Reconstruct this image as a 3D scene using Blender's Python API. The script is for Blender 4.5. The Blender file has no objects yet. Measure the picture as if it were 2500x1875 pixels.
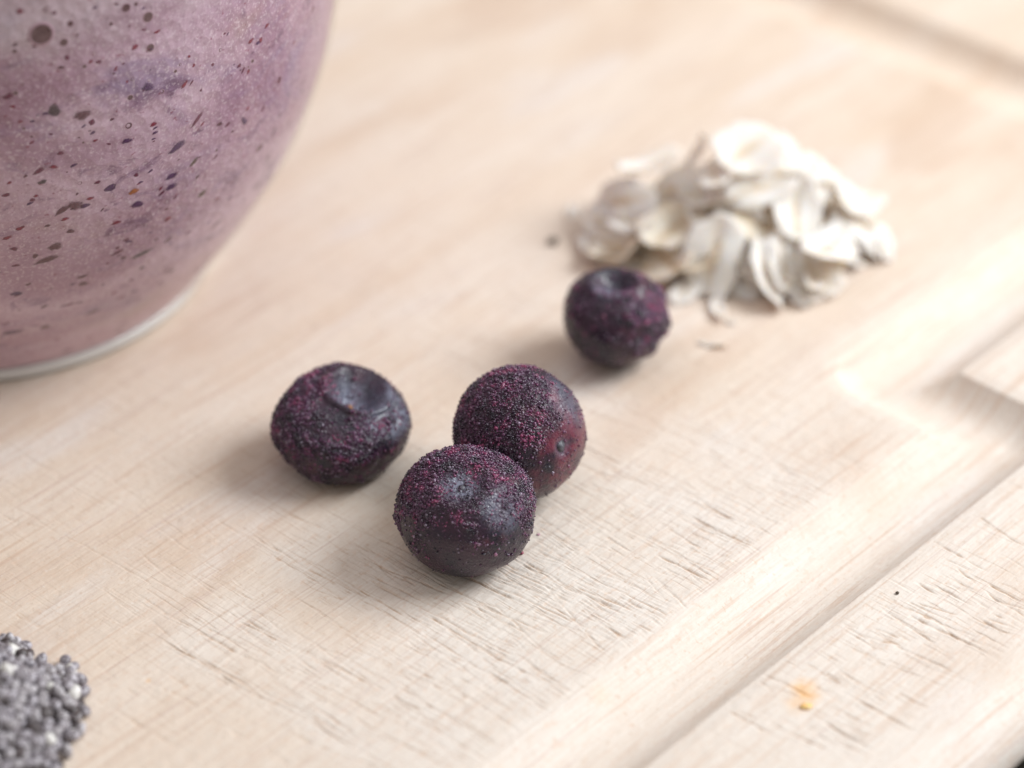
import bpy, bmesh, math, random
import numpy as np
from mathutils import Vector, Matrix, noise as mn

random.seed(7)
RNG = np.random.default_rng(7)
MM = 0.001
R = math.radians
scene = bpy.context.scene
COL = scene.collection

# ------------------------------------------------------------------ camera
PITCH = R(36.2); DIST = 300.0                      # mm to the board at the picture's middle
FPX, SW, SH = 7280.0, 2500, 1875
CAM = np.array([0, -DIST * math.cos(PITCH), DIST * math.sin(PITCH)])
FW = np.array([0, math.cos(PITCH), -math.sin(PITCH)])
RT = np.array([1.0, 0, 0])
UP = np.cross(RT, FW)
cam_data = bpy.data.cameras.new('camera')
cam_data.sensor_width = 36.0
cam_data.lens = FPX / SW * 36.0
cam_data.clip_start = 0.01
cam_data.clip_end = 20.0
cam_data.dof.use_dof = True
cam_data.dof.focus_distance = 0.2745
cam_data.dof.aperture_fstop = 12.0
cam_data.dof.aperture_blades = 0
cam = bpy.data.objects.new('camera', cam_data)
cam.location = Vector(CAM * MM)
cam.rotation_euler = (math.pi / 2 - PITCH, 0, 0)
COL.objects.link(cam)
scene.camera = cam

# ------------------------------------------------------------------ light
world = bpy.data.worlds.new('World'); scene.world = world
world.use_nodes = True
bg = world.node_tree.nodes['Background']
bg.inputs['Color'].default_value = (1.0, 0.94, 0.88, 1)
bg.inputs['Strength'].default_value = 0.42

def area(name, loc, target, sx, sy, power, color):
    l = bpy.data.lights.new(name, 'AREA')
    l.shape = 'RECTANGLE'; l.size = sx; l.size_y = sy
    l.energy = power; l.color = color
    o = bpy.data.objects.new(name, l); COL.objects.link(o)
    o.location = loc
    o.rotation_euler = (Vector(target) - Vector(loc)).to_track_quat('-Z', 'Y').to_euler()
    return o
area('window_light', (0.395, 0.085, 0.335), (0, 0, 0), 0.30, 0.27, 3.6, (0.94, 0.975, 1.0))
area('overhead_fill', (-0.1, 0.1, 1.05), (0, 0, 0), 1.3, 1.3, 3.0, (1.0, 0.98, 0.95))  # added overhead fill lamp, soft light for the upward faces

scene.view_settings.view_transform = 'Standard'
scene.view_settings.look = 'None'
scene.view_settings.exposure = 0.0
scene.view_settings.gamma = 1.0
scene.cycles.use_denoising = True
scene.cycles.max_bounces = 8
scene.cycles.transparent_max_bounces = 12
scene.cycles.caustics_refractive = True

# ------------------------------------------------------------------ helpers
def un(px, py, z=0.0):
    """a point of the 2212 px wide view -> the place (mm) where it stands at height z"""
    s = 2500 / 2212
    x = (px * s - SW / 2) / FPX; y = -(py * s - SH / 2) / FPX
    d = FW + x * RT + y * UP
    t = (z - CAM[2]) / d[2]
    return CAM + t * d

def view_dir(r, u, t):
    v = r * RT + u * UP - t * FW
    return Vector(v).normalized()

def mesh_obj(name, verts, faces, mat, parent=None, smooth=True):
    me = bpy.data.meshes.new(name)
    me.from_pydata([tuple(v) for v in verts], [], faces)
    me.update()
    if smooth:
        me.polygons.foreach_set('use_smooth', [True] * len(me.polygons))
    if mat is not None: me.materials.append(mat)
    o = bpy.data.objects.new(name, me); COL.objects.link(o)
    if parent is not None: o.parent = parent
    return o

def fast_mesh(name, V, Q, mat, parent=None, smooth=True):
    """V (n,3) float, Q (m,k) int"""
    V = np.asarray(V, np.float32); Q = np.asarray(Q, np.int32)
    me = bpy.data.meshes.new(name)
    k = Q.shape[1]
    me.vertices.add(len(V)); me.vertices.foreach_set('co', V.ravel())
    me.loops.add(Q.size); me.loops.foreach_set('vertex_index', Q.ravel())
    me.polygons.add(len(Q))
    me.polygons.foreach_set('loop_start', np.arange(0, Q.size, k, dtype=np.int32))
    me.update(calc_edges=True); me.validate()
    me.polygons.foreach_set('use_smooth', np.full(len(Q), smooth))
    if mat is not None: me.materials.append(mat)
    o = bpy.data.objects.new(name, me); COL.objects.link(o)
    if parent is not None: o.parent = parent
    return o

def empty(name, loc):
    o = bpy.data.objects.new(name, None); COL.objects.link(o)
    o.location = loc; o.empty_display_size = 0.005
    return o

def tag(o, label=None, cat=None, group=None, kind=None):
    if label: o['label'] = label
    if cat: o['category'] = cat
    if group: o['group'] = group
    if kind: o['kind'] = kind
    return o

def set_attr(me, name, arr):
    a = me.attributes.new(name, 'FLOAT', 'POINT')
    a.data.foreach_set('value', np.asarray(arr, np.float32))

class NT:
    """small node-tree writer"""
    def __init__(self, name):
        self.m = bpy.data.materials.new(name); self.m.use_nodes = True
        self.t = self.m.node_tree; self.n = self.t.nodes
        self.b = self.n['Principled BSDF']; self.out = self.n['Material Output']
    def node(self, typ, **kw):
        n = self.n.new(typ)
        for k, v in kw.items():
            setattr(n, k, v)
        return n
    def link(self, a, b): self.t.links.new(a, b)
    def inp(self, sock, v):
        if isinstance(v, bpy.types.NodeSocket): self.link(v, sock)
        elif v is not None: sock.default_value = v
    def coord(self, scale=(1, 1, 1), kind='Object', rot=(0, 0, 0)):
        c = self.node('ShaderNodeTexCoord'); mp = self.node('ShaderNodeMapping')
        mp.inputs['Scale'].default_value = scale; mp.inputs['Rotation'].default_value = rot
        self.link(c.outputs[kind], mp.inputs['Vector']); return mp.outputs['Vector']
    def noise(self, vec, scale=1.0, detail=2.0, rough=0.5, dist=0.0):
        n = self.node('ShaderNodeTexNoise')
        self.link(vec, n.inputs['Vector']); n.inputs['Scale'].default_value = scale
        n.inputs['Detail'].default_value = detail; n.inputs['Roughness'].default_value = rough
        n.inputs['Distortion'].default_value = dist
        return n.outputs['Fac']
    def voronoi(self, vec, scale=1.0, feature='F1'):
        n = self.node('ShaderNodeTexVoronoi', feature=feature)
        self.link(vec, n.inputs['Vector']); n.inputs['Scale'].default_value = scale
        return n.outputs['Distance']
    def rng(self, fac, a, b, c=0.0, d=1.0, smooth=True):
        n = self.node('ShaderNodeMapRange')
        n.interpolation_type = 'SMOOTHSTEP' if smooth else 'LINEAR'
        self.link(fac, n.inputs[0])
        for i, v in zip((1, 2, 3, 4), (a, b, c, d)): n.inputs[i].default_value = v
        return n.outputs[0]
    def mix(self, fac, a, b, blend='MIX'):
        n = self.node('ShaderNodeMix', data_type='RGBA', blend_type=blend)
        self.inp(n.inputs['Factor'], fac)
        for s, v in ((n.inputs[6], a), (n.inputs[7], b)):
            if isinstance(v, tuple) and len(v) == 3: v = v + (1,)
            self.inp(s, v)
        return n.outputs[2]
    def math(self, op, a, b=None):
        n = self.node('ShaderNodeMath', operation=op)
        self.inp(n.inputs[0], a)
        if b is not None: self.inp(n.inputs[1], b)
        return n.outputs[0]
    def attr(self, name, out='Fac'):
        n = self.node('ShaderNodeAttribute', attribute_name=name); return n.outputs[out]
    def bump(self, h, strength, dist, normal=None):
        n = self.node('ShaderNodeBump'); n.inputs['Strength'].default_value = strength
        n.inputs['Distance'].default_value = dist
        self.link(h, n.inputs['Height'])
        if normal is not None: self.link(normal, n.inputs['Normal'])
        return n.outputs['Normal']
    def set(self, **kw):
        names = dict(color='Base Color', rough='Roughness', spec='Specular IOR Level', normal='Normal',
                     trans='Transmission Weight', ior='IOR', coat='Coat Weight', coat_rough='Coat Roughness',
                     sss='Subsurface Weight', sss_scale='Subsurface Scale', sss_rad='Subsurface Radius', alpha='Alpha',
                     sheen='Sheen Weight', metal='Metallic')
        for k, v in kw.items():
            if isinstance(v, tuple) and k == 'color' and len(v) == 3: v = v + (1,)
            self.inp(self.b.inputs[names[k]], v)
        return self.m

# ------------------------------------------------------------------ materials
def mat_wood():
    t = NT('pale_wood')
    base_hi = (0.762, 0.668, 0.583); base_lo = (0.710, 0.580, 0.468)
    band = t.noise(t.coord((7, 95, 20)), 1.0, 3, 0.55)
    c = t.mix(t.rng(band, 0.30, 0.70), base_lo, base_hi)
    # bright light on the groove side, painted in as a paler neutral tint
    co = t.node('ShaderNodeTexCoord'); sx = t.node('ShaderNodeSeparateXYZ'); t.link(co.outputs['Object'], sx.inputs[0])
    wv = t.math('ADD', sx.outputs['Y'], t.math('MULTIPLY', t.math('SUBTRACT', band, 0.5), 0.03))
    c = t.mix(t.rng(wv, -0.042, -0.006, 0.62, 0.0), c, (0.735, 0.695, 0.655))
    blot = t.noise(t.coord((22, 60, 20)), 1.0, 3, 0.6, 0.6)
    c = t.mix(t.rng(blot, 0.50, 0.68, 0.0, 0.55), c, (0.585, 0.430, 0.325))
    pale = t.noise(t.coord((30, 90, 7)), 1.0, 2, 0.5)
    c = t.mix(t.rng(pale, 0.54, 0.68, 0.0, 0.6), c, (0.755, 0.705, 0.672))
    # brown fibre streaks along the grain
    st = t.noise(t.coord((42, 1500, 40)), 1.0, 3, 0.55)
    c = t.mix(t.rng(st, 0.56, 0.68, 0.0, 0.42), c, (0.55, 0.360, 0.250))
    st2 = t.noise(t.coord((75, 1000, 33)), 1.0, 2, 0.5)
    msk = t.noise(t.coord((30, 120, 11)), 1.0, 2, 0.5)
    c = t.mix(t.math('MULTIPLY', t.rng(st2, 0.56, 0.68), t.rng(msk, 0.42, 0.60, 0.0, 0.38)), c, (0.52, 0.335, 0.23))
    # dry, torn fibre where the knife has worked most
    c = t.mix(t.math('MULTIPLY', t.attr('worn'), 0.65), c, (0.77, 0.728, 0.69))
    st3 = t.noise(t.coord((60, 2500, 47)), 1.0, 2, 0.5)
    c = t.mix(t.rng(st3, 0.60, 0.70, 0.0, 0.45), c, (0.55, 0.415, 0.37))
    # fine uneven tint and pores of the scrubbed surface
    ch = t.noise(t.coord((900, 1500, 400)), 1.0, 3, 0.6)
    c = t.mix(t.rng(ch, 0.55, 0.70, 0.0, 0.40), c, (0.70, 0.515, 0.40))
    po = t.noise(t.coord((2300, 1500, 900)), 1.0, 3, 0.6)
    c = t.mix(t.rng(po, 0.60, 0.70, 0.0, 0.42), c, (0.55, 0.405, 0.295))
    c = t.mix(t.rng(po, 0.30, 0.42, 0.35, 0.0), c, (0.80, 0.76, 0.72))
    fine = t.noise(t.coord((260, 4200, 200)), 1.0, 4, 0.65)
    c = t.mix(t.rng(fine, 0.35, 0.68, 0.0, 0.22), c, (0.54, 0.385, 0.275))
    # knife scores: old dirt in the bottom of each cut, bright torn fibre beside it
    cut = t.attr('cut')
    grit = t.noise(t.coord((900, 900, 900)), 1.0, 3, 0.6)
    c = t.mix(t.math('MULTIPLY', t.rng(cut, 0.10, 0.85, 0.0, 0.62), t.rng(grit, 0.36, 0.60, 0.3, 1.0)), c, (0.43, 0.255, 0.135))
    # hairline scratches across the grain
    sc_ = t.noise(t.coord((3300, 105, 50), rot=(0, 0, R(4))), 1.0, 2, 0.5)
    sc2 = t.noise(t.coord((2100, 150, 50), rot=(0, 0, R(-9))), 1.0, 2, 0.5)
    hair = t.math('MULTIPLY', t.math('MAXIMUM', t.rng(sc_, 0.60, 0.68), t.rng(sc2, 0.62, 0.69)), t.rng(t.attr('worn'), 0.0, 0.5, 0.25, 1.0))
    hair = t.math('MULTIPLY', hair, t.attr('face'))
    c = t.mix(t.math('MULTIPLY', hair, 0.24), c, (0.50, 0.33, 0.21))
    # food stains
    stain = t.attr('stain')
    c = t.mix(t.math('MULTIPLY', stain, t.rng(grit, 0.3, 0.6, 0.5, 1.0)), c, (0.86, 0.44, 0.10))
    fz = t.noise(t.coord((520, 2400, 800)), 1.0, 5, 0.7)
    n0 = t.bump(t.math('SUBTRACT', 1.0, hair), 0.45, 0.00007)
    n1 = t.bump(fz, 0.5, 0.00016, n0)
    pit = t.noise(t.coord((1500, 1900, 1500)), 1.0, 3, 0.6)
    n2 = t.bump(pit, 0.4, 0.00012, n1)
    return t.set(color=c, rough=0.62, spec=0.22, normal=n2)

def mat_table():
    t = NT('dark_table')
    n = t.noise(t.coord((12, 60, 10)), 1.0, 4, 0.6)
    c = t.mix(n, (0.014, 0.012, 0.010), (0.040, 0.033, 0.026))
    return t.set(color=c, rough=0.5, spec=0.3)

def mat_skin(red=0.5):
    t = NT('berry_skin')
    v = t.coord((1, 1, 1))
    n = t.noise(v, 260, 4, 0.6)
    c = t.mix(t.rng(n, 0.35, 0.68), (0.007, 0.007, 0.018), (0.034, 0.010, 0.028))
    c = t.mix(t.math('MULTIPLY', t.attr('red'), t.rng(t.noise(v, 480, 4, 0.65, 0.5), 0.36, 0.60, 0.25, 1.0)), c, (0.135, 0.018, 0.040))
    c = t.mix(t.math('MULTIPLY', t.attr('frost'), 0.6), c, (0.040, 0.010, 0.028))
    sp = t.noise(v, 1500, 3, 0.6)
    c = t.mix(t.math('MULTIPLY', t.rng(sp, 0.62, 0.74), t.math('MULTIPLY', t.attr('frost'), 0.6)), c, (0.20, 0.035, 0.085))
    c = t.mix(t.math('MULTIPLY', t.attr('bloom_sheen'), t.rng(t.noise(v, 700, 3, 0.6), 0.35, 0.65, 0.4, 1.0)), c, (0.30, 0.32, 0.43))  # waxy bloom in the hollows, plus painted window sheen on the skin
    b = t.noise(v, 1800, 4, 0.65)
    fr_ = t.attr('frost')
    g1 = t.math('MULTIPLY', t.math('SUBTRACT', 1.0, t.voronoi(v, 4300)), t.rng(fr_, 0.0, 0.6, 0.30, 1.0))
    n0 = t.bump(g1, 0.9, 0.00018)
    n1 = t.bump(b, 0.30, 0.00012, n0)
    w = t.noise(t.coord((1, 1, 1)), 420, 3, 0.55, 0.6)
    n2 = t.bump(w, 0.35, 0.0003, n1)
    r = t.rng(t.noise(v, 900, 3, 0.5), 0.3, 0.7, 0.22, 0.38)
    return t.set(color=c, rough=r, spec=0.44, normal=n2, coat=0.14, coat_rough=0.16)

def mat_frost():
    t = NT('berry_frost')
    k = t.attr('tint')
    c = t.mix(t.rng(k, 0.0, 0.66), (0.020, 0.013, 0.030), (0.115, 0.034, 0.098))
    c = t.mix(t.rng(k, 0.66, 0.98), c, (0.27, 0.045, 0.13))
    c = t.mix(t.attr('ice'), c, (0.42, 0.34, 0.46))
    return t.set(color=c, rough=0.15, spec=0.8, trans=0.1)

def mat_simple(name, col, rough=0.5, spec=0.4, var=None, scale=400, bump=0.0, **kw):
    t = NT(name)
    c = col
    if var is not None:
        c = t.mix(t.rng(t.noise(t.coord(), scale, 4, 0.6), 0.32, 0.68), col, var)
    if bump:
        t.set(normal=t.bump(t.noise(t.coord(), scale * 3, 4, 0.6), bump, 0.0002))
    return t.set(color=c, rough=rough, spec=spec, **kw)

def mat_oat(hi=(0.95, 0.935, 0.90), lo=(0.91, 0.855, 0.76)):
    t = NT('oat_flake')
    v = t.coord()
    n = t.noise(t.coord((150, 520, 300)), 1.0, 4, 0.6)
    c = t.mix(t.rng(n, 0.32, 0.66), lo, hi)
    s = t.noise(t.coord((110, 900, 300)), 1.0, 3, 0.6)
    c = t.mix(t.rng(s, 0.58, 0.72, 0, 0.38), c, (0.68, 0.50, 0.32))
    c = t.mix(t.attr('germ'), c, (0.66, 0.46, 0.26))
    nn = t.bump(t.noise(t.coord((400, 1500, 900)), 1.0, 4, 0.65), 0.4, 0.0002)
    t.set(color=c, rough=0.7, spec=0.15, normal=nn, sss=0.25, sss_scale=0.0015, sss_rad=(1.0, 0.62, 0.35))
    tl = t.node('ShaderNodeBsdfTranslucent'); tl.inputs['Color'].default_value = (0.95, 0.68, 0.40, 1)
    mx = t.node('ShaderNodeMixShader'); mx.inputs[0].default_value = 0.18
    t.link(t.b.outputs[0], mx.inputs[1]); t.link(tl.outputs[0], mx.inputs[2]); t.link(mx.outputs[0], t.out.inputs['Surface'])
    return t.m

def mat_chia(i, lo, hi):
    t = NT('chia_seed_coat')
    n = t.noise(t.coord(), 1500, 4, 0.7, 1.0)
    c = t.mix(t.rng(n, 0.42, 0.58), lo, hi)
    return t.set(color=c, rough=0.42, spec=0.5)

def mat_smoothie():
    t = NT('berry_smoothie')
    v = t.coord()
    sw = t.noise(t.coord((26, 26, 58), rot=(0.25, 0.3, 0)), 1.0, 4, 0.55, 1.2)
    c = t.mix(t.rng(sw, 0.36, 0.66), (0.350, 0.198, 0.275), (0.575, 0.405, 0.50))
    pk = t.noise(t.coord((34, 34, 95), rot=(0.2, 0.25, 0)), 1.0, 3, 0.55, 0.8)
    c = t.mix(t.rng(pk, 0.53, 0.70, 0, 0.55), c, (0.40, 0.215, 0.265))
    bl = t.noise(t.coord((60, 60, 110), rot=(0.3, 0.35, 0.2)), 1.0, 4, 0.6, 0.7)
    c = t.mix(t.rng(bl, 0.54, 0.70, 0, 0.65), c, (0.205, 0.140, 0.275))
    ol = t.noise(t.coord((45, 45, 80), rot=(0.1, 0.2, 0.6)), 1.0, 3, 0.6, 0.4)
    c = t.mix(t.rng(ol, 0.60, 0.74, 0, 0.45), c, (0.36, 0.265, 0.215))
    sg = t.noise(t.coord((200, 200, 330), rot=(0.3, 0.3, 0.1)), 1.0, 4, 0.65, 0.8)
    c = t.mix(t.rng(sg, 0.55, 0.70, 0, 0.7), c, (0.160, 0.075, 0.150))
    co = t.node('ShaderNodeTexCoord'); sx = t.node('ShaderNodeSeparateXYZ'); t.link(co.outputs['Object'], sx.inputs[0])
    hz = t.math('ADD', sx.outputs['Z'], t.math('MULTIPLY', t.math('SUBTRACT', t.noise(t.coord((70, 70, 130)), 1.0, 3, 0.5), 0.5), 0.022))
    c = t.mix(t.rng(hz, 0.043, 0.051, 0, 0.62), c, (0.69, 0.575, 0.63))          # lighter froth near the top
    # microscopic foam and berry dust
    fo = t.noise(v, 3200, 3, 0.65)
    c = t.mix(t.rng(fo, 0.53, 0.66, 0, 0.6), c, (0.70, 0.58, 0.64))
    c = t.mix(t.rng(fo, 0.30, 0.44, 0.40, 0.0), c, (0.25, 0.145, 0.185))
    du = t.noise(t.coord((1100, 1100, 1900)), 1.0, 2, 0.6)
    c = t.mix(t.rng(du, 0.66, 0.73, 0, 0.6), c, (0.24, 0.045, 0.085))
    vo = t.voronoi(v, 900)
    nb = t.bump(vo, 0.6, 0.0002)
    return t.set(color=c, rough=0.55, spec=0.3, normal=nb, sss=0.15, sss_scale=0.002, sss_rad=(1.0, 0.6, 0.7))

def mat_thin_glass():
    t = NT('clear_glass')
    t.n.remove(t.b)
    fr = t.node('ShaderNodeFresnel'); fr.inputs['IOR'].default_value = 1.42
    tr = t.node('ShaderNodeBsdfTransparent'); tr.inputs['Color'].default_value = (0.985, 0.99, 0.985, 1)
    gl = t.node('ShaderNodeBsdfGlossy'); gl.inputs['Roughness'].default_value = 0.03
    mx = t.node('ShaderNodeMixShader')
    geo = t.node('ShaderNodeNewGeometry')
    fac = t.math('MULTIPLY', fr.outputs[0], t.math('SUBTRACT', 1.0, geo.outputs['Backfacing']))
    t.link(fac, mx.inputs[0]); t.link(tr.outputs[0], mx.inputs[1]); t.link(gl.outputs[0], mx.inputs[2])
    t.link(mx.outputs[0], t.out.inputs['Surface'])
    return t.m

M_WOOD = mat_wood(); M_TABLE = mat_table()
M_SKIN = mat_skin(); M_FROST = mat_frost()
M_OAT = mat_oat(); M_OAT_TAN = mat_oat((0.92, 0.85, 0.73), (0.85, 0.73, 0.56)); M_SMOOTHIE = mat_smoothie(); M_GLASS = mat_thin_glass()

# ------------------------------------------------------------------ table under the board
BT = 18.0
tv = [(-0.9, -0.7, -BT * MM), (0.9, -0.7, -BT * MM), (0.9, 0.9, -BT * MM), (-0.9, 0.9, -BT * MM)]
tv2 = [(x, y, z - 0.03) for x, y, z in tv]
table = mesh_obj('table_top', tv + tv2, [(0, 1, 2, 3), (7, 6, 5, 4), (0, 4, 5, 1), (1, 5, 6, 2), (2, 6, 7, 3), (3, 7, 4, 0)],
                 M_TABLE, smooth=False)
tag(table, kind='structure')

# ------------------------------------------------------------------ cutting board: one carved height field
GR = R(47.9)                                         # direction of the grain on the table
GU = np.array([math.cos(GR), math.sin(GR)]); GV = np.array([-math.sin(GR), math.cos(GR)])
U0, U1, V0, V1 = -205.0, 112.0, -66.6, 158.0

def axis(lo, hi, segs):
    out = [lo]
    for a, b, s in segs:
        n = max(1, int(round((b - a) / s)))
        out += list(np.linspace(a, b, n + 1)[1:])
    return np.array(out)
AU = axis(U0, U1, [(U0, U0 + 9, 1.0), (U0 + 9, -74, 4.0), (-74, -52, 0.2), (-52, 14, 0.105), (14, 34, 0.2), (34, 103, 0.5), (103, U1, 0.75)])
AV = axis(V0, V1, [(V0, V0 + 1, 0.2), (V0 + 1, 10, 0.19), (10, 102, 0.5), (102, V1 - 9, 2.0), (V1 - 9, V1, 1.0)])
UU, VV = np.meshgrid(AU, AV, indexing='ij')

def lattice(au, av, su, sv, seed):
    """smooth value noise on the board, su x sv mm per cell"""
    g = np.random.default_rng(seed)
    def w(a, s):
        t = (a - a[0]) / s; i = np.floor(t).astype(int); f = t - i
        return i, f * f * (3 - 2 * f)
    iu, fu = w(au, su); iv, fv = w(av, sv)
    Rn = g.standard_normal((iu.max() + 2, iv.max() + 2))
    A = Rn[iu] * (1 - fu)[:, None] + Rn[iu + 1] * fu[:, None]
    return A[:, iv] * (1 - fv)[None] + A[:, iv + 1] * fv[None]

def seg_dist(U, V, a, b):
    ax, ay = a; bx, by = b
    dx, dy = bx - ax, by - ay
    t = np.clip(((U - ax) * dx + (V - ay) * dy) / (dx * dx + dy * dy), 0, 1)
    return np.hypot(U - ax - t * dx, V - ay - t * dy)

HALF = 5.2; GDEP = 2.6
PATH = [(-183, -40.4), (26.8, -40.4), (26.8, -27.0), (83.7, -27.0), (83.7, 128), (-183, 128), (-183, -40.4)]
gd = np.full(UU.shape, 1e9)
for a, b in zip(PATH[:-1], PATH[1:]):
    gd = np.minimum(gd, seg_dist(UU, VV, a, b))
gx = np.clip(gd / HALF, 0, 1)
Z = -GDEP * (1 - gx ** 2.4)
Z -= 0.16 * np.exp(-((gd - HALF - 0.1) / 0.8) ** 2)           # eased lip
# rounded outer edge
ed = np.minimum(np.minimum(UU - U0, U1 - UU), np.minimum(VV - V0, V1 - VV))
EW, EH = 6.0, 4.2
e = np.clip(1 - ed / EW, 0, 1)
Z -= EH * (1 - np.sqrt(np.clip(1 - e ** 2.3, 0, 1)))
# fibre relief along the grain, slight waviness
flat = np.clip((gd - HALF) / 1.2, 0, 1) * np.clip((ed - 5.0) / 4, 0, 1)     # the worn, knifed faces
Z += 0.012 * lattice(AU, AV, 9.0, 0.45, 11) + 0.010 * lattice(AU, AV, 3.0, 0.9, 12) + 0.05 * lattice(AU, AV, 38.0, 14.0, 13)
Z += flat * 0.010 * lattice(AU, AV, 0.8, 0.8, 14)
# knife scores
CUT = np.zeros_like(Z)
wob = lattice(AU, AV, 1.1, 2.2, 21); brk = lattice(AU, AV, 1.3, 1.9, 22); brk2 = lattice(AU, AV, 0.6, 0.7, 23)
def score(u, v, ang, length, width, depth):
    """one knife score centred at (u,v); ang is the tilt away from straight across the grain"""
    d = np.array([math.sin(ang), math.cos(ang)]); h = length / 2
    pu = abs(d[0]) * h + 1.5; pv = abs(d[1]) * h + 1.0
    i0, i1 = np.searchsorted(AU, (u - pu, u + pu)); j0, j1 = np.searchsorted(AV, (v - pv, v + pv))
    if i1 - i0 < 2 or j1 - j0 < 2: return
    s = np.s_[i0:i1, j0:j1]
    du = UU[s] - u; dv = VV[s] - v
    al = du * d[0] + dv * d[1]; ac = du * d[1] - dv * d[0] + 0.08 * wob[s]
    taper = np.clip((1 - np.abs(al) / h) * 3.0, 0, 1)
    live = np.clip(0.78 + 0.42 * brk[s] + 0.28 * brk2[s], 0, 1.2)
    width = width * 0.47; depth = depth * 0.75
    k = np.exp(-np.abs(ac / width) ** 1.6) * taper * live * flat[s]
    Z[s] -= depth * k
    Z[s] += 0.22 * depth * np.exp(-((ac + 2.1 * width) / (1.3 * width)) ** 2) * taper * live * flat[s]   # raised burr
    CUT[s] = np.maximum(CUT[s], k * min(1.0, depth / 0.11))
g = random.Random(5)
def tilt(): return R(g.gauss(-3, 8))
for k in range(420):       # light scores all over
    score(g.uniform(-72, 60), g.uniform(-34, 60), tilt(), g.uniform(5, 20), g.uniform(0.12, 0.2), g.uniform(0.03, 0.10))
for k in range(230):       # heavy work area in front of the groove
    v = -34.6 + abs(g.gauss(0, 11)); u = g.gauss(-14, 17)
    score(u, v, tilt(), g.uniform(5, 17), g.uniform(0.10, 0.20), g.uniform(0.035, 0.10))
for k in range(95):        # long scores that cross the middle
    score(g.gauss(-32, 15), g.gauss(-16, 11), R(g.gauss(-4, 4)), g.uniform(10, 30), g.uniform(0.13, 0.2), g.uniform(0.06, 0.14))
for k in range(120):       # the rim between groove and edge
    v = g.uniform(-60, -46); u = g.gauss(-4, 13)
    score(u, v, tilt(), g.uniform(1.5, 7), g.uniform(0.14, 0.26), g.uniform(0.05, 0.15))
for px, py, L, a, w_, dp in [(440, 1435, 10.5, -3, .16, .18), (870, 1430, 9, -2, .17, .15), (1130, 1500, 9, 2, .2, .16), (700, 1330, 8, 2, .16, .12),
                         (1300, 1290, 6, -8, .22, .18), (1420, 1370, 6, -4, .25, .22), (1060, 1330, 9, -5, .17, .15), (1170, 1310, 8, -5, .2, .16),
                         (2060, 1375, 10, -3, .24, .26), (2110, 1330, 8, 3, .24, .22), (2150, 1270, 6, 2, .22, .2), (1900, 1540, 9, -2, .24, .24),
                         (1830, 1590, 8, 1, .28, .26), (1960, 1350, 7, 6, .24, .22), (2030, 1290, 7, 4, .22, .22), (1325, 1610, 4, 0, .26, .22),
                         (1560, 1110, 6, 0, .2, .16), (1600, 1170, 7, -4, .2, .18), (1630, 1060, 6, 2, .2, .16), (980, 1560, 9, 1, .18, .13),
                         (1700, 1480, 6, -5, .22, .16), (1990, 1420, 6, -7, .24, .24), (1560, 1300, 7, -5, .22, .2), (1480, 1230, 7, -3, .2, .18)]:
    p = un(px, py)[:2]
    score(p @ GU, p @ GV, R(a), L, w_, dp)
def soften(A, n):
    for ax in (0, 1):
        c_ = np.cumsum(np.insert(np.pad(A, [(n, n) if a == ax else (0, 0) for a in (0, 1)], mode='edge'), 0, 0, axis=ax), axis=ax)
        hi = np.take(c_, range(2 * n + 1, c_.shape[ax]), axis=ax); lo2 = np.take(c_, range(0, c_.shape[ax] - 2 * n - 1), axis=ax)
        A = (hi - lo2) / (2 * n + 1)
    return A
WORN = np.clip(soften(soften(CUT, 14), 14) * 7.0, 0, 1)
STAIN = np.zeros_like(Z)
for px, py, r_, s_ in [(1732, 1503, 2.5, 0.75), (1722, 1485, 1.4, 0.6), (1302, 1480, 1.6, 0.16), (320, 1470, 0.3, 0.5)]:
    p = un(px, py)[:2]
    rr = np.hypot(UU - p @ GU, (VV - p @ GV) * 1.3) + 0.35 * brk
    STAIN = np.maximum(STAIN, s_ * np.clip(1 - rr / r_, 0, 1))

nu, nv = UU.shape
top = np.stack([UU, VV, Z], -1).reshape(-1, 3)
idx = np.arange(nu * nv).reshape(nu, nv)
quads = np.stack([idx[:-1, :-1], idx[1:, :-1], idx[1:, 1:], idx[:-1, 1:]], -1).reshape(-1, 4)
ring = np.concatenate([idx[:, 0], idx[-1, 1:], idx[-2::-1, -1], idx[0, -2:0:-1]])
nb = len(ring); b0 = nu * nv
low = top[ring].copy(); low[:, 2] = -5.0
cen = np.array([(U0 + U1) / 2, (V0 + V1) / 2])
bot = low.copy(); bot[:, 2] = -10.0
sp = np.array([(U1 - U0) / 2, (V1 - V0) / 2]); bot[:, :2] = cen + (bot[:, :2] - cen) * (sp - 7.5) / sp
ctr = np.array([[cen[0], cen[1], -10.0]])
Vb = np.concatenate([top, low, bot, ctr])
r1 = np.arange(nb); r2 = (r1 + 1) % nb
side = np.stack([ring[r1], b0 + r1, b0 + r2, ring[r2]], -1)
side2 = np.stack([b0 + r1, b0 + nb + r1, b0 + nb + r2, b0 + r2], -1)
under = np.stack([b0 + nb + r1[::2], np.full(len(r1[::2]), b0 + 2 * nb), b0 + nb + (r1[::2] + 2) % nb, b0 + nb + (r1[::2] + 1) % nb], -1)
Q = np.concatenate([quads, side, side2, under])
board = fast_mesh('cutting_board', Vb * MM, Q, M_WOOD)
board.rotation_euler = (0, 0, GR)
pad = np.zeros(len(Vb) - b0)
set_attr(board.data, 'cut', np.concatenate([CUT.ravel(), pad]))
set_attr(board.data, 'stain', np.concatenate([STAIN.ravel(), pad]))
set_attr(board.data, 'worn', np.concatenate([WORN.ravel(), pad]))
set_attr(board.data, 'face', np.concatenate([flat.ravel(), pad]))
M_RUBBER = mat_simple('rubber_foot', (0.03, 0.03, 0.03), 0.7, 0.2, (0.05, 0.05, 0.05), 300)
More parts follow.
